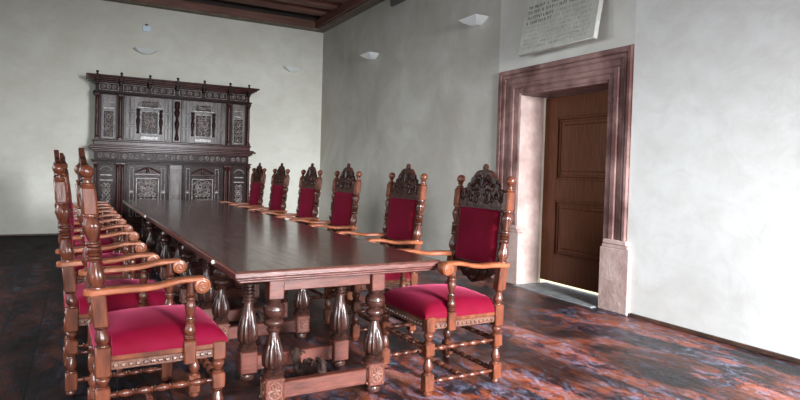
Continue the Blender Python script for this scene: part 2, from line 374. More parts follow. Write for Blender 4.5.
# ---- door leaf
door = bpy.data.objects.new('door_1', None); C.objects.link(door); door['kind'] = 'structure'; door.location = (PX+.375, 4.165, 0)
DW, DH = 1.278, 2.235
bm = B()
PZ = [(.36,1.02),(1.26,1.99)]; y0, y1 = .21, DW-.21
def dbox(a, c, z, w, xf=0, xb=.05, bev=.002): box(bm, xf, xb, a, c, z, w, bev)
dbox(0, y0, .045, DH); dbox(y1, DW, .045, DH)
dbox(y0, y1, .045, PZ[0][0]); dbox(y0, y1, PZ[0][1], PZ[1][0]); dbox(y0, y1, PZ[1][1], DH)
obj('door_leaf', bm, 'door_wood', door)
for (z0, z1) in PZ:
    bm = B(); box(bm, .018, .04, y0-.004, y1+.004, z0-.004, z1+.004); box(bm, .004, .03, y0+.09, y1-.09, z0+.09, z1-.09, .014)
    pn = obj('door_panel', bm, 'door_wood', door)
    bm = B()
    for k, (o_, xf) in enumerate(((0,-.012),(.028,.006))):
        w_ = .028
        box(bm, xf, .03, y0+o_, y0+o_+w_, z0+o_, z1-o_, .006); box(bm, xf, .03, y1-o_-w_, y1-o_, z0+o_, z1-o_, .006)
        box(bm, xf, .03, y0+o_+w_, y1-o_-w_, z0+o_, z0+o_+w_, .006); box(bm, xf, .03, y0+o_+w_, y1-o_-w_, z1-o_-w_, z1-o_, .006)
    obj('panel_moulding', bm, 'door_wood', pn)
bm = B(); box(bm, -.008, 0, .05, .10, 1.0, 1.22, .002); tube(bm, [(-.008,.075,1.14),(-.05,.075,1.14),(-.055,.09,1.14),(-.055,.19,1.13)], .009)
obj('door_handle', bm, 'door_metal', door)
# outside seen through the cracks round the door
b = B(); box(b, PX+.42, 12, FY-2, DY+2, -.16, -.06); o = struct('ground', b, 'out_wall')

# ------------------------------------------------------------ chairs
HW = .266   # half spacing of the posts
def lean(z): return -.098*max(0, z-.47)
def make_chair(label, group):
    t = thing('carved_armchair', label, 'chair', group=group)
    # rear posts
    for s in (-1, 1):
        bm = B(); y = s*HW; x0 = -.25; hb = .030
        f = lambda z: x0 + lean(z)
        def shr(v): v.co.x += lean(v.co.z)
        lathe(bm, [(0,.018),(.008,.026),(.022,.026),(.03,.02)], x0, y)
        lathe(bm, vase(.125,.235,.028), x0, y); lathe(bm, vase_inv(.305,.365,.030), x0, y)
        lathe(bm, vase(.49,.585,.028), 0, y, shift=f)
        lathe(bm, vase(.745,.895,.033), 0, y, seg=32, shift=f, flutes=8)
        lathe(bm, ringset(.893,.935,.032), 0, y, seg=14, shift=f)
        lathe(bm, vase_inv(.933,1.075,.033), 0, y, seg=32, shift=f, flutes=8)
        turned = bm; bm = B()
        for (z0, z1, hw) in ((.028,.128,hb),(.232,.308,hb),(.36,.492,hb+.002),(.58,.745,hb)):
            box(bm, x0-hw, x0+hw, y-hw, y+hw, z0, z1, .006, shr)
        box(bm, x0-hb, x0+hb, y-hb, y+hb, 1.07, 1.195, .009, shr)
        p = obj('rear_post', merge(turned, bm), 'chair_wood', t); p.data.materials.append(M['chair_block'])
        bm = B()
        lathe(bm, [(1.192,.022),(1.199,.027),(1.207,.027),(1.213,.016),(1.222,.015),(1.228,.020),(1.234,.018)], 0, y, shift=f)
        r = .030; zc = 1.260
        lathe(bm, [(zc+r*math.sin(a), max(.002, r*math.cos(a))) for a in [(-1.2+2.7*k/9) for k in range(10)]], 0, y, seg=16, shift=f)
        obj('finial', bm, 'chair_block', p)
    # front legs
    for s in (-1, 1):
        bm = B(); y = s*HW; x0 = .25
        lathe(bm, [(0,.016),(.008,.027),(.022,.027),(.03,.02)], x0, y)
        lathe(bm, vase(.125,.235,.029), x0, y, seg=14)
        lathe(bm, vase_inv(.305,.378,.030), x0, y, seg=14)
        turned = bm; bm = B()
        for (z0, z1) in ((.028,.128),(.232,.308),(.372,.462)): box(bm, x0-.030, x0+.030, y-.030, y+.030, z0, z1, .006)
        p = obj('front_leg', merge(turned, bm), 'chair_wood', t); p.data.materials.append(M['chair_block'])
    # seat rails: pale strip above a beaded dark moulding
    bm = B()
    for s in (-1, 1): box(bm, -.245, .245, s*HW-.018, s*HW+.018, .425, .458, .004)
    box(bm, .232, .268, -HW+.01, HW-.01, .425, .458, .004); box(bm, -.268, -.232, -HW+.01, HW-.01, .41, .458, .004)
    sr = obj('seat_frame', bm, 'chair_block', t)
    bm = B()
    for s in (-1, 1):
        box(bm, -.245, .245, s*HW-.016, s*HW+.016, .385, .424, .004)
        for k in range(14): 
            lathe(bm, [(-.013,.004),(-.008,.011),(.008,.011),(.013,.004)], seg=8, rot=Matrix.Translation((-.2+k*.031, s*(HW+.014), .404)) @ Matrix.Rotation(PI/2, 4, 'Y'))
    box(bm, .234, .266, -HW+.01, HW-.01, .385, .424, .004)
    for k in range(16):
        lathe(bm, [(-.013,.004),(-.008,.011),(.008,.011),(.013,.004)], seg=8, rot=Matrix.Translation((.266, -.235+k*.0315, .404)) @ Matrix.Rotation(PI/2, 4, 'X'))
    obj('beaded_moulding', bm, 'rail_wood', sr)
    # seat
    bm = B(); cushion(bm, .57, .575, .062, .046, .462, 20, .26, Matrix.Translation((.005,0,0)))
    # notch the corners around the rear posts
    for v in bm.verts:
        if v.co.x < -.215 and abs(v.co.y) > HW-.035: v.co.x = -.215
    obj('seat', bm, 'velvet', t)
    # arm supports and arms
    for s in (-1, 1):
        y = s*(HW+.018); x0 = .112
        bm = B()
        lathe(bm, ringset(.478,.50,.024)+vase(.50,.575,.026)[1:], x0, y, seg=14)
        lathe(bm, vase_inv(.573,.68,.025), x0, y, seg=14); lathe(bm, ringset(.678,.705,.025), x0, y, seg=14)
        lathe(bm, [(.703,.019),(.755,.019)], x0, y)
        turned = bm; bm = B(); box(bm, x0-.027, x0+.027, y-.026, y+.026, .372, .482, .006)
        sup = obj('arm_support', merge(turned, bm), 'chair_wood', t); sup.data.materials.append(M['chair_block'])
        bm = B()
        # arm: swept slab with a volute
        path = []
        n = 16
        for k in range(n+1):
            u = k/n; x = -.305 + u*(.165+.305)
            z = .742 - .010*math.sin(u*PI*1.0) + .042*(3*u*u-2*u**3) if u < 2 else 0
            z = .733 + .010*math.sin(min(1,u/.6)*PI) + .036*(lambda w: 3*w*w-2*w**3)(min(1,max(0,(u-.38)/.47)))
            path.append((x, z, 0.032 - .010*u, .033 + .004*math.sin(u*PI) - (.008 if .3 < u < .7 else 0)*math.sin((u-.3)/.4*PI)))
        prev = None
        for (x, z, th, hw) in path:
            yy = y*1.0 + (-s*.018*max(0, 1-(x+.305)/.2))
            rg = [bm.verts.new((x, yy+a, z+c)) for a, c in ((-hw, -th/2+.006),(-hw+.006,-th/2),(hw-.006,-th/2),(hw,-th/2+.006),(hw,th/2-.006),(hw-.008,th/2),(-hw+.008,th/2),(-hw,th/2-.006))]
            if prev:
                for i in range(8): bm.faces.new((prev[i], prev[(i+1)%8], rg[(i+1)%8], rg[i]))
            else: bm.faces.new(rg)
            prev = rg
        bm.faces.new(prev)
        # rounded rear end
        lathe(bm, [(-.015,.024),(-.010,.030),(.010,.030),(.015,.024)], seg=16, rot=Matrix.Translation((-.302, y-s*.018, .735)))
        # volute
        zc = .739; xc = .160
        rotv = Matrix.Translation((xc, y, zc)) @ Matrix.Rotation(PI/2, 4, 'X')
        lathe(bm, [(-.034,.028),(-.030,.036),(-.022,.0385),(.022,.0385),(.030,.036),(.034,.028)], seg=20, rot=rotv)
        for sd in (-1, 1):
            tube(bm, [(xc+(.033-.025*q/16)*math.cos(1.6-q*.62), y+sd*.034, zc+(.033-.025*q/16)*math.sin(1.6-q*.62)) for q in range(17)], .0055, 6)
            lathe(bm, [(-.004,.009),(.004,.006)], seg=8, rot=Matrix.Translation((xc,y+sd*.034,zc)) @ Matrix.Rotation(PI/2*-sd, 4, 'X'))
        obj('arm', bm, 'chair_arm', t)
    # stretchers (turned bars)
    def bar(p, q, r=.018):
        p, q = Vector(p), Vector(q); d = q-p; Ln = d.length
        bm = B(); pr = []
        k = 5; pr.append((0, r*.5))
        for i in range(k):
            z = .03 + (Ln-.06)*i/k; h = (Ln-.06)/k
            pr += [(z, r*.5),(z+h*.08, r*.95),(z+h*.16, r*.55),(z+h*.3, r*.8),(z+h*.5, r),(z+h*.7, r*.8),(z+h*.84, r*.55),(z+h*.92, r*.95),(z+h*.999, r*.5)]
        pr.append((Ln, r*.5))
        lathe(bm, pr, seg=10, rot=Matrix.Translation(p) @ d.to_track_quat('Z','Y').to_matrix().to_4x4())
        obj('stretcher', bm, 'chair_wood', t)
    for s in (-1, 1):
        bar((-.226, s*HW, .078), (.226, s*HW, .078)); bar((-.226, s*HW, .27), (.226, s*HW, .27))
    bar((.25, -HW+.025, .27), (.25, HW-.025, .27), .021); bar((-.25, -HW+.025, .27), (-.25, HW-.025, .27)); bar((-.25, -HW+.025, .078), (-.25, HW-.025, .078))
    bar((0, -HW+.012, .078), (0, HW-.012, .078))
    # back: rails, upholstery, crest, lower carving
    ly = HW-.026
    tilt = Matrix(((1,0,-.098,-.25+.098*.47),(0,1,0,0),(0,0,1,0),(0,0,0,1)))   # shear: x follows the leaning posts
    bm = B(); box(bm, -.014, .014, -ly, ly, 1.062, 1.092, .004); box(bm, -.014, .014, -ly, ly, .700, .725, .004)
    box(bm, -.012, .012, -ly, -.205, .725, 1.062, .003); box(bm, -.012, .012, .205, ly, .725, 1.062, .003)
    bmesh.ops.transform(bm, matrix=tilt, verts=bm.verts); obj('back_frame', bm, 'crest_wood', t)
    bm = B(); mt = Matrix.Translation((.002,0,.895)) @ Matrix.Rotation(PI/2, 4, 'Y')
    cushion(bm, .36, .435, .028, .012, .0, 14, .14, mt)
    g = bm.verts[:]; 
    bm2 = B(); cushion(bm2, .345, .42, .012, .004, .0, 8, .14, Matrix.Translation((-.002,0,.895)) @ Matrix.Rotation(-PI/2, 4, 'Y'))
    me = bpy.data.meshes.new('t'); bm2.to_mesh(me); bm2.free(); bm.from_mesh(me); bpy.data.meshes.remove(me)
    bmesh.ops.transform(bm, matrix=tilt, verts=bm.verts); obj('backrest', bm, 'velvet', t)
    # crest outline in (y, z)
    half = [(0,.262),(.010,.256),(.016,.243),(.010,.232),(.020,.226),(.030,.214),(.052,.222),(.078,.214),(.098,.196),(.112,.180),(.128,.172),(.134,.150),(.140,.134),(.155,.140),(.168,.128),(.166,.108),(.178,.098),(.198,.104),(.214,.094),(.218,.070),(.236,.058),(.247,.04),(.248,.0)]
    out = half + [(-a, c) for a, c in reversed(half) if a > 0]
    out = [(a, c*1.04) for a, c in out]
    holes = []
    for s in (-1, 1):
        holes += [circ(s*.055,.165,.014,8,1.3), circ(s*.10,.135,.012,8), circ(s*.15,.082,.014,8,1.2), circ(s*.055,.105,.012,8,1.4), circ(s*.205,.055,.011,8,1.3), circ(s*.03,.195,.008,8)]
    toyz = tilt @ Matrix.Translation((0,0,1.09)) @ Matrix(((0,0,1,0),(1,0,0,0),(0,1,0,0),(0,0,0,1)))
    bm = curve_plate('crest', [out]+holes, .018, .004, None, t, toyz)
    for s in (-1, 1):
        for (cy, cz, r0, a0, tn) in ((.055,.165,.036,2.2,-1.3),(.10,.115,.032,.4,1.3),(.155,.075,.038,1.2,-1.4),(.045,.09,.03,3.6,1.2),(.208,.05,.026,1.2,1.3),(.055,.04,.028,.2,-1.2),(.115,.045,.026,1.8,1.2)):
            for sd in (-1, 1):
                pts = [tilt @ Vector((sd*.014, s*p.x, 1.09+p.z)) for p in spiral(cy, cz, r0, .006, a0, tn, 0, 12)]
                tube(bm, pts, .0075, 5, lambda q: 1.1-.5*q)
    for sd in (-1, 1):   # central shell
        for k in range(-3, 4):
            a = k*.32
            tube(bm, [tilt @ Vector((sd*.016, math.sin(a)*rr, 1.09+.115+math.cos(a)*rr)) for rr in (.01,.035,.06,.075)], .0075, 5)
        lathe(bm, [(-.014,.006),(-.008,.013),(.008,.013),(.014,.006)], seg=10, rot=Matrix.Translation(tilt @ Vector((0,0,1.335))))
    obj('crest', bm, 'crest_wood', t)
    # lower pierced carving (hangs under the back panel)
    half = [(0,0),(.245,0),(.245,-.022),(.20,-.030),(.17,-.05),(.145,-.045),(.13,-.07),(.10,-.092),(.07,-.088),(.045,-.105),(0,-.118)]
    out = half + [(-a, c) for a, c in reversed(half) if a > 0]
    holes = [circ(s*.06,-.045,.018,8,1.2) for s in (-1,1)] + [circ(s*.125,-.035,.013,8,1.2) for s in (-1,1)] + [circ(0,-.075,.012,8,1.2)]
    toyz2 = tilt @ Matrix.Translation((0,0,.702)) @ Matrix(((0,0,1,0),(1,0,0,0),(0,1,0,0),(0,0,0,1)))
    bm = curve_plate('lower', [out]+holes, .018, .003, None, t, toyz2)
    for s in (-1, 1):
        for (cy, cz, r0, a0, tn) in ((.06,-.045,.032,2.2,-1.3),(.13,-.035,.026,.4,1.3),(.02,-.085,.022,2.,1.2)):
            for sd in (-1, 1):
                tube(bm, [tilt @ Vector((sd*.014, s*p.x, .702+p.z)) for p in spiral(cy, cz, r0, .006, a0, tn, 0, 10)], .006, 5)
    obj('carved_apron', bm, 'crest_wood', t)
    return t
def dup(root, loc, rz, label, group):
    r = root.copy(); C.objects.link(r); r.location = loc; r.rotation_euler = (0,0,rz); r['label'] = label; r['group'] = group
    for ch in list(root.children):
        c = ch.copy(); C.objects.link(c); c.parent = r
        for g in list(ch.children):
            d = g.copy(); C.objects.link(d); d.parent = c
    return r
GR = 'armchairs on the door side of the table'; GL = 'armchairs on the left side of the table'
ordn = ['nearest', 'second', 'third', 'fourth', 'fifth', 'sixth']
R = math.radians
right = [(2.05,3.165,181),(2.115,4.33,181),(2.095,5.54,181),(2.075,6.55,181),(2.055,7.66,181),(2.035,8.68,181)]
left = [(.35,3.15,2),(.225,4.0,2),(.225,5.24,0),(.21,6.42,1),(.195,7.55,0),(.18,8.65,1)]
rl = ['carved armchair with full red seat in view, at the table corner nearest the doorway',
      'red velvet armchair right behind the one at the table corner, door side',
      'red velvet armchair third from the camera on the door side of the table',
      'red velvet armchair on the door side, its crest just right of the room corner edge',
      'red velvet armchair on the door side, second from the cabinet',
      'red velvet armchair on the door side, closest to the carved cabinet']
rl[3] = 'red velvet armchair fourth from the camera, on the door side of the table'
ll = ['carved armchair in the left foreground, whole crimson seat and scroll arm showing',
      'second armchair from the camera on the left side, its tall post left of the first',
      'third armchair from the camera in the left row, mostly behind the front two',
      'fourth armchair in the left row, only scroll arms showing past the others',
      'fifth armchair in the left row, its arms small beside the table edge',
      'sixth armchair in the left row, nearest the carved cabinet']
first = make_chair(rl[0], GR); first.location = (right[0][0], right[0][1], 0); first.rotation_euler = (0,0,R(right[0][2]))
for (x, y, a), lb in zip(right[1:], rl[1:]): dup(first, (x, y, 0), R(a), lb, GR)
for (x, y, a), lb in zip(left, ll): dup(first, (x, y, 0), R(a), lb, GL)

# ------------------------------------------------------------ table
TR = math.atan2(.0187, 1)     # the table stands slightly askew
TL = 6.35; TWD = 1.225
tb = thing('refectory_table', 'long dark polished wooden table on turned bulbous legs in the middle of the room', 'table', (1.299, 2.93, 0), TR)
bm = B()
box(bm, -TWD/2+.004, TWD/2-.004, .004, TL, .742, .78, .007)
# thumb moulding under the edge
obj('tabletop', bm, 'table_top', tb)
bm = B()
for (o_, z0, z1) in ((0,.744,.774),(.012,.730,.744),(.026,.716,.730)):
    i0 = -TWD/2+o_; i1 = TWD/2-o_; w_ = .05
    box(bm, i0, i1, o_-.002, o_+w_, z0, z1, .005); box(bm, i0, i1, TL-o_-w_, TL-o_+.002, z0, z1, .005)
    box(bm, i0-.001, i0+w_, o_, TL-o_, z0, z1, .005); box(bm, i1-w_, i1+.001, o_, TL-o_, z0, z1, .005)
obj('edge_moulding', bm, 'table_edge', tb)
ys = [.155,.655,1.37,1.87,2.70,3.20,3.95,4.45,5.25,5.95]
lx = (-.36, .25)
for x in lx:
    bm = B(); box(bm, x-.022, x+.022, .2, TL-.3, .655, .716, .004); obj('apron_rail', bm, 'table_rail', tb)
def flv(z0, z1, r):   # fluted vase, widest low
    h = z1-z0
    q = [(0,.6,0),(.04,.82,.03),(.12,1.0,.07),(.28,1.04,.085),(.45,.95,.085),(.62,.78,.07),(.78,.60,.05),(.9,.5,.02),(1,.45,0)]
    return [(z0+a*h, b*r, c) for a, b, c in q]
def leg_mesh(kind):
    bm = B()
    lathe(bm, [(0,.030),(.006,.044),(.022,.048),(.036,.042),(.044,.026),(.05,.03)], seg=20)
    lathe(bm, [(.178,.05),(.182,.062),(.194,.064),(.200,.055),(.206,.05),(.214,.053),(.220,.046),(.226,.034)], seg=24)
    if kind == 'A':
        lathe(bm, flv(.222,.425,.055), seg=48, flutes=12)
        lathe(bm, [(.420,.024),(.424,.036),(.432,.041),(.440,.036),(.445,.027),(.450,.030),(.455,.045),(.466,.053),(.478,.053),(.488,.045),(.494,.030),(.500,.032)], seg=24)
        lathe(bm, [(.498,.034),(.503,.046),(.515,.056),(.530,.060),(.537,.060),(.540,.055),(.543,.060),(.556,.058),(.570,.050),(.580,.038),(.585,.034),(.590,.042),(.60,.044),(.607,.038)], seg=24)
    else:
        lathe(bm, flv(.222,.475,.058), seg=48, flutes=12)
        pr = []
        for k in range(6):
            z = .470+k*.021; pr += [(z,.025),(z+.004,.036),(z+.014,.036),(z+.018,.025)]
        lathe(bm, pr+[(.597,.030),(.602,.044),(.61,.046)], seg=24)
    return bm
def block_mesh():
    bm = B(); box(bm, -.052, .052, -.052, .052, .046, .180, .006); return bm
def rosette_mesh():
    bm = B()
    for (ax, sg) in (('y',-1),('y',1),('x',-1),('x',1)):
        def P(u, v, d):
            return Vector((u, sg*(.052+d), .113+v)) if ax == 'y' else Vector((sg*(.052+d), u, .113+v))
        pts = [P(.036*math.cos(t*PI/6), .046*math.sin(t*PI/6), 0) for t in range(13)]
        tube(bm, pts, .004, 5)
        for k in range(8):
            a = k*PI/4
            tube(bm, [P(rr*math.cos(a), rr*1.2*math.sin(a), .002) for rr in (.004,.014,.024,.029)], .006, 5, lambda q: .5+1.2*q*(1.3-q))
        for (u, v) in ((-.04,-.054),(.04,-.054),(-.04,.054),(.04,.054)): tube(bm, [P(u,v,0), P(u*.8,v*.85,.004)], .006, 5)
    return bm
leg0 = {}; blk0 = None; ros0 = None
for i, y in enumerate(ys):
    kind = 'A' if i % 2 == 0 else 'B'
    for x in lx:
        if kind not in leg0:
            lg = obj('leg', merge(leg_mesh(kind), block_mesh()), 'table_leg', tb); lg.data.materials.append(M['table_rail']); leg0[kind] = lg
        else:
            lg = leg0[kind].copy(); C.objects.link(lg); lg.parent = tb
        lg.location = (x, y, 0)
        if kind == 'A':
            if ros0 is None: rs = obj('rosette', rosette_mesh(), 'rosette', lg); ros0 = rs
            else: rs = ros0.copy(); C.objects.link(rs); rs.parent = lg
        bm = B(); box(bm, -.042, .042, -.042, .042, .60, .717, .005); obj('top_block', bm, 'table_rail', lg)
    bm = B(); box(bm, lx[0]+.052, lx[1]-.052, y-.025, y+.025, .055, .145, .005); obj('cross_stretcher', bm, 'table_rail', tb)
    bm = B(); box(bm, lx[0]+.042, lx[1]-.042, y-.018, y+.018, .64, .716, .004); obj('cross_rail', bm, 'table_rail', tb)
# carved scroll pieces joining neighbouring stretchers
for a, c in ((0,1),(2,3)):
    bm = B(); ya, yb = ys[a]+.025, ys[c]-.025; xm = -.06
    n_ = 20
    pts = [(xm+.02*math.sin(k/n_*2*PI), ya+(yb-ya)*k/n_, .115+.045*math.sin(k/n_*PI*2.2+.4)) for k in range(n_+1)]
    tube(bm, pts, .030, 10, lambda q: .65+.55*math.sin(q*PI)+.15*math.sin(q*22))
    for k in range(6):
        yy = ya+(yb-ya)*(k+.7)/6.6; zz = .135+.045*math.sin((k+.7)/6.6*PI*2.2+.4)
        for s in (-1, 1):
            tube(bm, [(xm+s*(.012+q_*.035), yy+.03*math.sin(q_*3), zz+.014*math.sin(q_*PI)) for q_ in (0,.25,.5,.75,1)], .012, 6, lambda q: 1.1-.7*q)
    pts = [(xm, ya+.03+(.05-.04*q/12)*math.cos(q*.7), .18+(.04-.03*q/12)*math.sin(q*.7)) for q in range(13)]
    tube(bm, pts, .012, 6)
    obj('carved_scroll', bm, 'carved_dark', tb)
# small pale pegs along the left edge
for yy in (.52+.0, 3.8-.2):
    pass
import itertools
def edge_y(px_y): return px_y
for yy in (.46, 3.62):
    bm = B(); lathe(bm, [(-.012,.004),(-.008,.010),(0,.012),(.008,.010),(.012,.004)], seg=10, rot=Matrix.Translation((-TWD/2-.006, yy, .762)))
    o = obj('edge_peg', bm, 'stud', tb); o['label'] = 'small pale peg on the left table edge'

# ------------------------------------------------------------ cabinet
cb = thing('carved_cabinet', 'huge dark two-tier carved wooden cabinet against the back wall', 'cabinet', (0,0,0))
YF = 11.45; YB = DY-.01
def cpart(name, m, fn, parent=cb):
    bm = B(); fn(bm); o = obj(name, bm, m, parent)
    if m == 'cabinet_carve': o.data.materials.append(M['cabinet'])
    return o
X0, X1 = .30, 2.86
cpart('lower_body', 'cabinet', lambda bm: (box(bm, X0-.05, X1+.05, YF+.03, YB, 0.02, 1.50, .004)))
cpart('plinth', 'cabinet', lambda bm: (box(bm, X0-.09, X1+.09, YF-.03, YB, 0, .16, .01), box(bm, X0-.07, X1+.07, YF-.01, YB, .16, .21, .008)))
cpart('upper_body', 'cabinet', lambda bm: box(bm, X0-.05, X1+.05, YF+.05, YB, 1.62, 2.73, .004))
def mould(bm, lv):
    for (o_, z0, z1) in lv: box(bm, X0-.05-o_, X1+.05+o_, YF+.03-o_, YB, z0, z1, .006)
cpart('middle_cornice', 'cabinet_column', lambda bm: mould(bm, ((.03,1.50,1.525),(.06,1.525,1.555),(.11,1.555,1.59),(.08,1.59,1.615),(.02,1.615,1.68),(.04,1.68,1.705))))
cpart('architrave', 'cabinet', lambda bm: mould(bm, ((.03,1.31,1.335),(.05,1.335,1.36))))
cpart('upper_architrave', 'cabinet', lambda bm: mould(bm, ((.02,2.50,2.52),(.035,2.52,2.55))))
cpart('top_cornice', 'cabinet_column', lambda bm: mould(bm, ((.03,2.705,2.73),(.07,2.73,2.755),(.11,2.755,2.785),(.15,2.785,2.815))))
XB = [.27,.644,1.105,1.57,2.038,2.507,2.863]
for x in XB:
    br_ = cpart('bracket', 'cabinet', lambda bm: (box(bm, x-.035, x+.035, YF-.10, YF+.0, 2.715, 2.80, .008), box(bm, x-.03, x+.03, YF-.10, YF-.01, 2.65, 2.715, .01)))
    def kn(bm): lathe(bm, [(2.812,.028),(2.822,.03),(2.828,.014),(2.84,.012),(2.85,.022),(2.862,.026),(2.874,.018),(2.88,.006)], x, YF-.085, seg=12)
    cpart('knob', 'cabinet', kn, br_)
# carved ornament
def orn(bm, cx, cz, w, h, y, rows, r=.0075, cols=None):
    """mirrored scrollwork with leaf lobes filling a w by h field"""
    cell = h/rows; cols = cols or max(1, round(w/2/cell)); cw = w/2/cols
    old = set(bm.faces); box(bm, cx-w/2-.01, cx+w/2+.01, y-.002, y+.004, cz-h/2-.01, cz+h/2+.01)
    for f in bm.faces:
        if f not in old: f.material_index = 1
    for k in range(rows):
        z = cz-h/2+(k+.5)*cell
        for c in range(cols):
            for s in (-1, 1):
                q = min(cw, cell)/2*.98; ox = (c+.5)*cw; par = (k+c) % 2
                c1 = spiral(s*ox, z, q, q*.15, (PI/2 if par else -PI/2), 1.3 if par else -1.3, y-.010, 11, s)
                c1 = [Vector((s*ox+(p.x-s*ox), p.y, p.z)) for p in c1]
                tube(bm, [(cx+p.x, p.y, p.z) for p in c1], r, 5, lambda t: 1.25-.6*t)
                for a in (.4, 1.6, 2.8, 4.0, 5.2):
                    ex = cx+s*ox+q*.75*math.cos(a); ez = z+q*.75*math.sin(a)
                    tube(bm, [(ex, y-.004, ez), (ex+q*.5*math.cos(a+.7), y-.016, ez+q*.5*math.sin(a+.7))], r*1.1, 5, lambda t: 1.25-.7*t)
        lathe(bm, [(-.008,r*.7),(0,r*1.7),(.008,r*.7)], seg=8, rot=Matrix.Translation((cx, y-.010, z)))
def boss(bm, cx, cz, R_, y):
    tube(bm, [(cx+R_*.75*math.cos(k*PI/10), y-.022, cz+R_*math.sin(k*PI/10)) for k in range(21)], R_*.10, 6)
    lathe(bm, [(-.012,R_*.12),(0,R_*.3),(.02,R_*.22),(.03,R_*.08)], seg=10, rot=Matrix.Translation((cx, y-.016, cz)) @ Matrix.Rotation(PI/2, 4, 'X'))
    for k in range(8):
        a = k*PI/4+.2; R2 = R_*(1.5 if k % 2 else 1.15)
        tube(bm, [(cx+rr*.8*math.cos(a+rr*1.2), y-.024, cz+rr*math.sin(a+rr*1.2)) for rr in (R_*.3, R_*.6, R_*.95, R2)], R_*.13, 6, lambda t: 1.3-.8*t)
def ornh(bm, x0, x1, cz, h, y, r=.0065):
    n_ = max(2, round((x1-x0)/(h*1.05))); w = (x1-x0)/n_
    for k in range(n_):
        cx = x0+(k+.5)*w; s = 1 if k % 2 else -1
        q = min(w,h)/2*.92
        tube(bm, spiral(cx, cz, q, q*.15, s*PI/2, s*1.4, y-.007, 13), r, 5)
        for a in (.4, 2., 3.6, 5.2): tube(bm, [(cx+q*.45*math.cos(a), y-.006, cz+q*.45*math.sin(a)), (cx+q*.8*math.cos(a+.5), y-.011, cz+q*.8*math.sin(a+.5))], r*.85, 5)
def frame_rect(bm, x0, x1, z0, z1, y, w=.014, d=.012):
    box(bm, x0, x1, y-d, y+.004, z0, z0+w, .003); box(bm, x0, x1, y-d, y+.004, z1-w, z1, .003)
    box(bm, x0, x0+w, y-d, y+.004, z0+w, z1-w, .003); box(bm, x1-w, x1, y-d, y+.004, z0+w, z1-w, .003)
yl, yu = YF+.03, YF+.05
# friezes: carved fields between the brackets
edges = [X0-.03]+XB[1:-1]+[X1+.03]
for a, c in zip(edges, edges[1:]):
    f = cpart('upper_frieze_panel', 'cabinet', lambda bm: (box(bm, a+.03, c-.03, yu-.012, yu+.01, 2.56, 2.695, .003),))
    cpart('frieze_carving', 'cabinet_carve', lambda bm: (frame_rect(bm, a+.035, c-.035, 2.565, 2.69, yu-.012, .009, .008), ornh(bm, a+.06, c-.06, 2.628, .095, yu-.012)), f)
for a, c in ((.27,.62),(.66,1.20),(1.24,1.92),(1.96,2.50),(2.54,2.89)):
    f = cpart('lower_frieze_panel', 'cabinet', lambda bm: (box(bm, a, c, yl-.012, yl+.01, 1.37, 1.495, .003),))
    cpart('frieze_carving', 'cabinet_carve', lambda bm: (ornh(bm, a+.02, c-.02, 1.432, .095, yl-.012)), f)
# columns
def column(x, z0, z1, y, ribbed):
    def fn(bm):
        r = .028
        box(bm, x-.036, x+.036, y-.036, y+.036, z0, z0+.035, .004)
        lathe(bm, [(z0+.03,r),(z0+.04,r*1.25),(z0+.06,r*1.2),(z0+.07,r*.95)], x, y, seg=14)
        pr = []
        if ribbed:
            n_ = 36; 
            for k in range(n_+1):
                z = z0+.07+(z1-z0-.15)*k/n_; pr.append((z, r*(1.0 if k % 2 else .78)))
        else: pr = [(z0+.07,r*.85),(z0+.07+(z1-z0)*.3,r*.98),(z1-.10,r*.8),(z1-.08,r*.95)]
        lathe(bm, pr, x, y, seg=14)
        lathe(bm, [(z1-.085,r*.9),(z1-.075,r*1.1),(z1-.06,r*.85),(z1-.04,r*1.2),(z1-.03,r*1.3)], x, y, seg=14)
        box(bm, x-.038, x+.038, y-.038, y+.038, z1-.03, z1, .004)
    cpart('column', 'cabinet_column', fn)
for x in (.275,.64,2.515,2.885): column(x, 1.705, 2.50, YF+.01, False)
for x in (.26,.615,.69,2.46,2.54,2.90): column(x, .21, 1.31, YF-.012, True)
# side panels
for (xa, xb) in ((.34,.575),(2.58,2.82)):
    cx = (xa+xb)/2
    p = cpart('side_panel', 'cabinet_panel', lambda bm: (box(bm, xa, xb, yu-.012, yu+.01, 1.72, 2.49, .004), frame_rect(bm, xa, xb, 1.72, 2.49, yu-.012)))
    cpart('carving', 'cabinet_carve', lambda bm: (orn(bm, cx, 1.98, .15, .42, yu-.014, 5, .0065), frame_rect(bm, xa+.03, xb-.03, 1.74, 2.22, yu-.012, .01, .008),
        tube(bm, [(cx+.085*math.cos(PI*k/10), yu-.016, 2.38+.07*math.sin(PI*k/10)) for k in range(11)], .008, 5), box(bm, cx-.09, cx+.09, yu-.024, yu-.01, 2.24, 2.27, .004), box(bm, cx-.09, cx+.09, yu-.024, yu-.01, 2.35, 2.365, .004)), p)
for (xa, xb) in ((.30,.57),(2.59,2.86)):
    cx = (xa+xb)/2
    p = cpart('side_panel', 'cabinet', lambda bm: (box(bm, xa, xb, yl-.012, yl+.01, .23, 1.29, .004), frame_rect(bm, xa, xb, .23, 1.29, yl-.012)))
    cpart('carving', 'cabinet_carve', lambda bm: (orn(bm, cx, .62, .15, .66, yl-.014, 8, .0065), box(bm, cx-.10, cx+.10, yl-.026, yl-.01, .99, 1.01, .004), box(bm, cx-.09, cx+.09, yl-.024, yl-.01, 1.08, 1.10, .004),
        tube(bm, [(cx+.09*math.cos(PI*k/10), yl-.016, 1.17+.07*math.sin(PI*k/10)) for k in range(11)], .009, 5)), p)
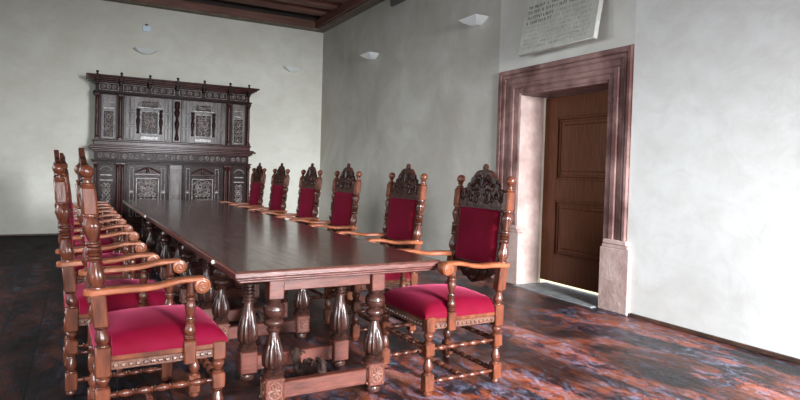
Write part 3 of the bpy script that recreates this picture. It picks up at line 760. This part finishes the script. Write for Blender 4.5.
# upper doors
def upper_door(xa, xb, pa, pb):
    cx = (pa+pb)/2
    d = cpart('upper_door', 'cabinet_panel', lambda bm: (box(bm, xa, xb, yu-.016, yu+.01, 1.715, 2.495, .005),))
    for (u, v) in ((xa+.015, pa-.03), (pb+.03, xb-.015)):
        def pil(bm):
            w_ = (v-u); box(bm, u, v, yu-.018, yu-.010, 1.73, 2.48)
            for q in range(2):
                a_ = u+w_*q/2+.004; c_ = u+w_*(q+1)/2-.004
                for (z0, z1) in ((1.735,1.96),(1.985,2.21),(2.235,2.475)): box(bm, a_, c_, yu-.030, yu-.012, z0, z1, .007)
        cpart('pilaster_strip', 'cabinet_panel', pil, d)
    cpart('door_carving', 'cabinet_carve', lambda bm: (boss(bm, cx, 2.05, .095, yu-.02), orn(bm, cx, 2.04, (pb-pa)*.56, .36, yu-.020, 4, .008), frame_rect(bm, cx-.15, cx+.15, 1.83, 2.25, yu-.022, .012, .010),
        box(bm, cx-.15, cx+.15, yu-.03, yu-.016, 1.735, 1.80, .006),
        tube(bm, [(cx+.185*math.cos(PI*k/14), yu-.022, 2.33+.135*math.sin(PI*k/14)) for k in range(15)], .012, 6),
        tube(bm, [(cx+.145*math.cos(PI*k/14), yu-.020, 2.33+.10*math.sin(PI*k/14)) for k in range(15)], .007, 6),
        orn(bm, cx, 2.37, .24, .08, yu-.018, 1, .007), box(bm, cx-.19, cx+.19, yu-.03, yu-.016, 2.295, 2.32, .005)), d)
    for s in (-1, 1):
        x = cx+s*.19
        def herm(bm):
            lathe(bm, [(1.84,.02),(1.86,.026),(1.90,.018),(1.98,.024),(2.06,.034),(2.10,.030),(2.13,.018),(2.15,.026),(2.19,.030),(2.22,.022),(2.25,.03),(2.28,.034)], x, yu-.03, seg=10)
        cpart('herm_figure', 'cabinet', herm, d)
upper_door(.70, 1.50, .90, 1.335); upper_door(1.66, 2.455, 1.83, 2.265)
p = cpart('centre_post', 'cabinet_panel', lambda bm: box(bm, 1.51, 1.65, yu-.026, yu+.01, 1.715, 2.495, .005))
def cpost(bm):
    lathe(bm, [(1.74,.03),(1.78,.042),(1.82,.03),(1.90,.02),(2.0,.035),(2.06,.045),(2.10,.03),(2.16,.022),(2.22,.045),(2.27,.05),(2.30,.03),(2.34,.045),(2.42,.05),(2.46,.04)], 1.58, yu-.045, seg=10)
cpart('post_carving', 'cabinet', cpost, p)
# lower doors with pediments
def lower_door(xa, xb):
    cx = (xa+xb)/2
    d = cpart('lower_door', 'cabinet', lambda bm: (box(bm, xa, xb, yl-.016, yl+.01, .23, 1.295, .005), frame_rect(bm, xa, xb, .23, 1.295, yl-.016)))
    cpart('pediment', 'cabinet_column', lambda bm: (box(bm, cx-.21, cx+.21, yl-.045, yl-.01, 1.10, 1.135, .006),
        tube(bm, [(cx-.21, yl-.03, 1.145),(cx-.10, yl-.032, 1.20),(cx-.03, yl-.03, 1.235)], .013, 6), tube(bm, [(cx+.21, yl-.03, 1.145),(cx+.10, yl-.032, 1.20),(cx+.03, yl-.03, 1.235)], .013, 6),
        lathe(bm, [(1.13,.02),(1.16,.03),(1.19,.018),(1.22,.026),(1.25,.012)], cx, yl-.03, seg=10)), d)
    def pan(bm):
        boss(bm, cx, .84, .12, yl-.02); boss(bm, cx, .52, .09, yl-.02)
        orn(bm, cx, .70, .30, .60, yl-.02, 6, .0085); frame_rect(bm, cx-.19, cx+.19, .36, 1.05, yl-.018, .014, .012)
        for s in (-1, 1):
            x = cx+s*.26
            frame_rect(bm, x-.035, x+.035, .36, .78, yl-.016, .009, .010); frame_rect(bm, x-.035, x+.035, .82, 1.24, yl-.016, .009, .010)
            box(bm, x-.04, x+.04, yl-.034, yl-.014, .785, .812, .006)
        tube(bm, [(cx+.16*math.cos(PI*k/14), yl-.024, .93+.09*math.sin(PI*k/14)) for k in range(15)], .010, 6)
    cpart('door_carving', 'cabinet_carve', pan, d)
lower_door(.75, 1.45); lower_door(1.70, 2.40)
p = cpart('centre_panel', 'cabinet_panel', lambda bm: (box(bm, 1.47, 1.68, yl-.02, yl+.01, .23, 1.295, .005), frame_rect(bm, 1.49, 1.66, .26, .70, yl-.02, .012, .012), frame_rect(bm, 1.49, 1.66, .73, 1.17, yl-.02, .012, .012), box(bm, 1.48, 1.67, yl-.035, yl-.016, 1.19, 1.22, .006)))

# ------------------------------------------------------------ wall lamps, sensor, vent, plaque
def lamp_bm():
    """trough: long open top, short bottom edge on the wall; local wall plane x=0, room towards -x, along y"""
    bm = B(); d = .19; hw = .215
    def shell(off):
        T = [(0,-hw+off,0),(0,hw-off,0),(-d+off,hw-.02-off,0),(-d+off,-hw+.02+off,0)]
        m_ = [(0,-hw*.72+off,-.045),(0,hw*.72-off,-.045),(-d*.76+off,hw*.66-off,-.045),(-d*.76+off,-hw*.66+off,-.045)]
        b_ = [(0,-.06+off,-.085+off),(0,.06-off,-.085+off),(-.08-off*.2,.05-off,-.085+off),(-.08-off*.2,-.05+off,-.085+off)]
        return [[bm.verts.new(p) for p in q] for q in (T, m_, b_)]
    o_, i_ = shell(0), shell(.008)
    for r_ in (o_, i_):
        for a, c in zip(r_, r_[1:]):
            for k in range(4): bm.faces.new((a[k], a[(k+1)%4], c[(k+1)%4], c[k]))
        bm.faces.new(r_[2])
    for k in range(4): bm.faces.new((o_[0][k], o_[0][(k+1)%4], i_[0][(k+1)%4], i_[0][k]))
    return bm
GLP = 'boat-shaped wall lamps high on the walls'
l0 = obj('wall_lamp', lamp_bm(), 'white', None, True, 20)
tag(l0, 'white boat-shaped wall lamp on the right wall, closer to the stone doorway', 'lamp', GLP); l0.location = (WX, 6.36, 3.325)
def lampcopy(loc, rz, lb):
    o = l0.copy(); C.objects.link(o); o.location = loc; o.rotation_euler = (0,0,rz); o['label'] = lb; return o
lampcopy((WX, 9.48, 3.36), 0, 'white boat-shaped wall lamp on the right wall, farther from the doorway')
lampcopy((1.068, DY, 3.425), PI/2, 'pale boat-shaped wall lamp on the back wall, above the carved cabinet')
lampcopy((3.90, DY, 3.40), PI/2, 'pale boat-shaped wall lamp on the back wall near the room corner')
t = thing('wall_sensor', 'small square white box on the back wall above the left lamp', 'sensor', (1.084, DY, 3.82))
bm = B(); box(bm, -.07, .07, -.035, 0, -.055, .055, .008); obj('housing', bm, 'sensor', t)
bm = B(); lathe(bm, [(.055,.03),(.07,.03),(.085,.018),(.09,.006)], 0, -.018, seg=12); obj('sensor_dome', bm, 'greybox', t)
t = thing('wall_vent', 'dark grey box high on the right wall just under the ceiling beam', 'vent', (WX, 8.5, 4.12))
bm = B(); box(bm, -.06, 0, -.30, .30, -.07, .10, .006); obj('housing', bm, 'greybox', t)
bm = B(); 
for k in range(5): box(bm, -.068, -.058, -.27, .27, -.055+k*.03, -.043+k*.03, .002)
obj('louvre', bm, 'greybox', t)
# plaque leaning out at its foot
t = thing('stone_plaque', 'grey stone tablet with a worn carved inscription above the doorway', 'plaque', (WX-.195, 4.745, 2.66))
SH = .78; ang = math.asin(.138/SH); t.rotation_euler = (0, ang, 0)
bm = B(); box(bm, 0, .055, -.565, .565, 0, SH, .006); obj('slab', bm, 'stone_slab', t)
def marks(bm, rows, z0, dz, ya, yb, hgt, rnd):
    for r_ in range(rows):
        z = z0+r_*dz; y = yb
        while y > ya:
            w_ = rnd.uniform(.012,.024); kind = rnd.randrange(5)
            if kind == 0: box(bm, -.003, .001, y-.005, y, z, z+hgt)
            elif kind == 1: box(bm, -.003, .001, y-.005, y, z, z+hgt); box(bm, -.003, .001, y-w_, y-.005, z, z+.006)
            elif kind == 2: box(bm, -.003, .001, y-.005, y, z, z+hgt); box(bm, -.003, .001, y-w_, y-.005, z+hgt-.006, z+hgt); box(bm, -.003, .001, y-w_*.8, y-.005, z+hgt*.45, z+hgt*.45+.006)
            elif kind == 3: box(bm, -.003, .001, y-w_, y, z+hgt-.006, z+hgt); box(bm, -.003, .001, y-w_*.5-.003, y-w_*.5+.003, z, z+hgt-.006)
            else: box(bm, -.003, .001, y-.005, y, z, z+hgt); box(bm, -.003, .001, y-w_-.005, y-w_, z, z+hgt); box(bm, -.003, .001, y-w_, y-.005, z+hgt*.45, z+hgt*.45+.006)
            y -= w_+.014
            if rnd.random() < .2: y -= .03
rn = random.Random(3)
bm = B(); marks(bm, 4, .34, .062, .10, .50, .036, rn); marks(bm, 3, .464, .062, -.30, .08, .036, rn); obj('inscription', bm, 'ink', t, False)
bm = B(); marks(bm, 6, .05, .048, -.48, .50, .028, rn); marks(bm, 2, .34, .06, -.48, .05, .03, rn); obj('inscription', bm, 'ink2', t, False)

# ------------------------------------------------------------ camera (solved from the vanishing points of the room)
PPX, PPY, F = 400.0, 185.0, 588.97
def cv(v): return Vector((v[0]-PPX, -(v[1]-PPY), -F)).normalized()
Yc = cv((78,162)); Xc = cv((1476,203)); Xc = (Xc - Yc*Xc.dot(Yc)).normalized(); Zc = Xc.cross(Yc)
Rm = Matrix((Xc, Yc, Zc))
cam = bpy.data.cameras.new('camera'); co = bpy.data.objects.new('camera', cam); C.objects.link(co)
co.matrix_world = Matrix.Translation((0,0,1.3)) @ Rm.to_4x4()
cam.sensor_width = 36; cam.lens = F/800*36; cam.shift_x = 0; cam.shift_y = (PPY-200)/800*1.0
cam.clip_start = .05
S.camera = co

# ------------------------------------------------------------ light
def area(name, loc, rot, sx, sy, e, col=(.90,.955,1.0), spread=180):
    l = bpy.data.lights.new(name, 'AREA'); l.shape = 'RECTANGLE'; l.size = sx; l.size_y = sy; l.energy = e; l.color = col; l.spread = R(spread)
    o = bpy.data.objects.new(name, l); C.objects.link(o); o.location = loc; o.rotation_euler = rot; return o
for (a, c, z, w), e in zip(LW, (16, 38, 72, 150)):
    area('window_daylight', (LX-.24, (a+c)/2, (z+w)/2), (0,-PI/2+R(36),0), w-z, c-a, e, spread=125)
for (a, c, z, w), e in zip(FW, (150, 540)):
    area('window_daylight', ((a+c)/2, FY-.24, (z+w)/2), (PI/2-R(20),0,0), c-a, w-z, e, spread=66)
sun = bpy.data.lights.new('sun', 'SUN'); sun.energy = 6; sun.angle = .01; sun.color = (1,.93,.75)
so = bpy.data.objects.new('sun', sun); C.objects.link(so); so.rotation_euler = (0, R(48), 0)
w = bpy.data.worlds.new('world'); S.world = w; w.use_nodes = True
bg = w.node_tree.nodes['Background']; bg.inputs['Color'].default_value = (.75,.87,1,1); bg.inputs['Strength'].default_value = 1.5
S.view_settings.view_transform = 'Standard'; S.view_settings.look = 'None'; S.view_settings.gamma = 1
S.view_settings.exposure = 0.0
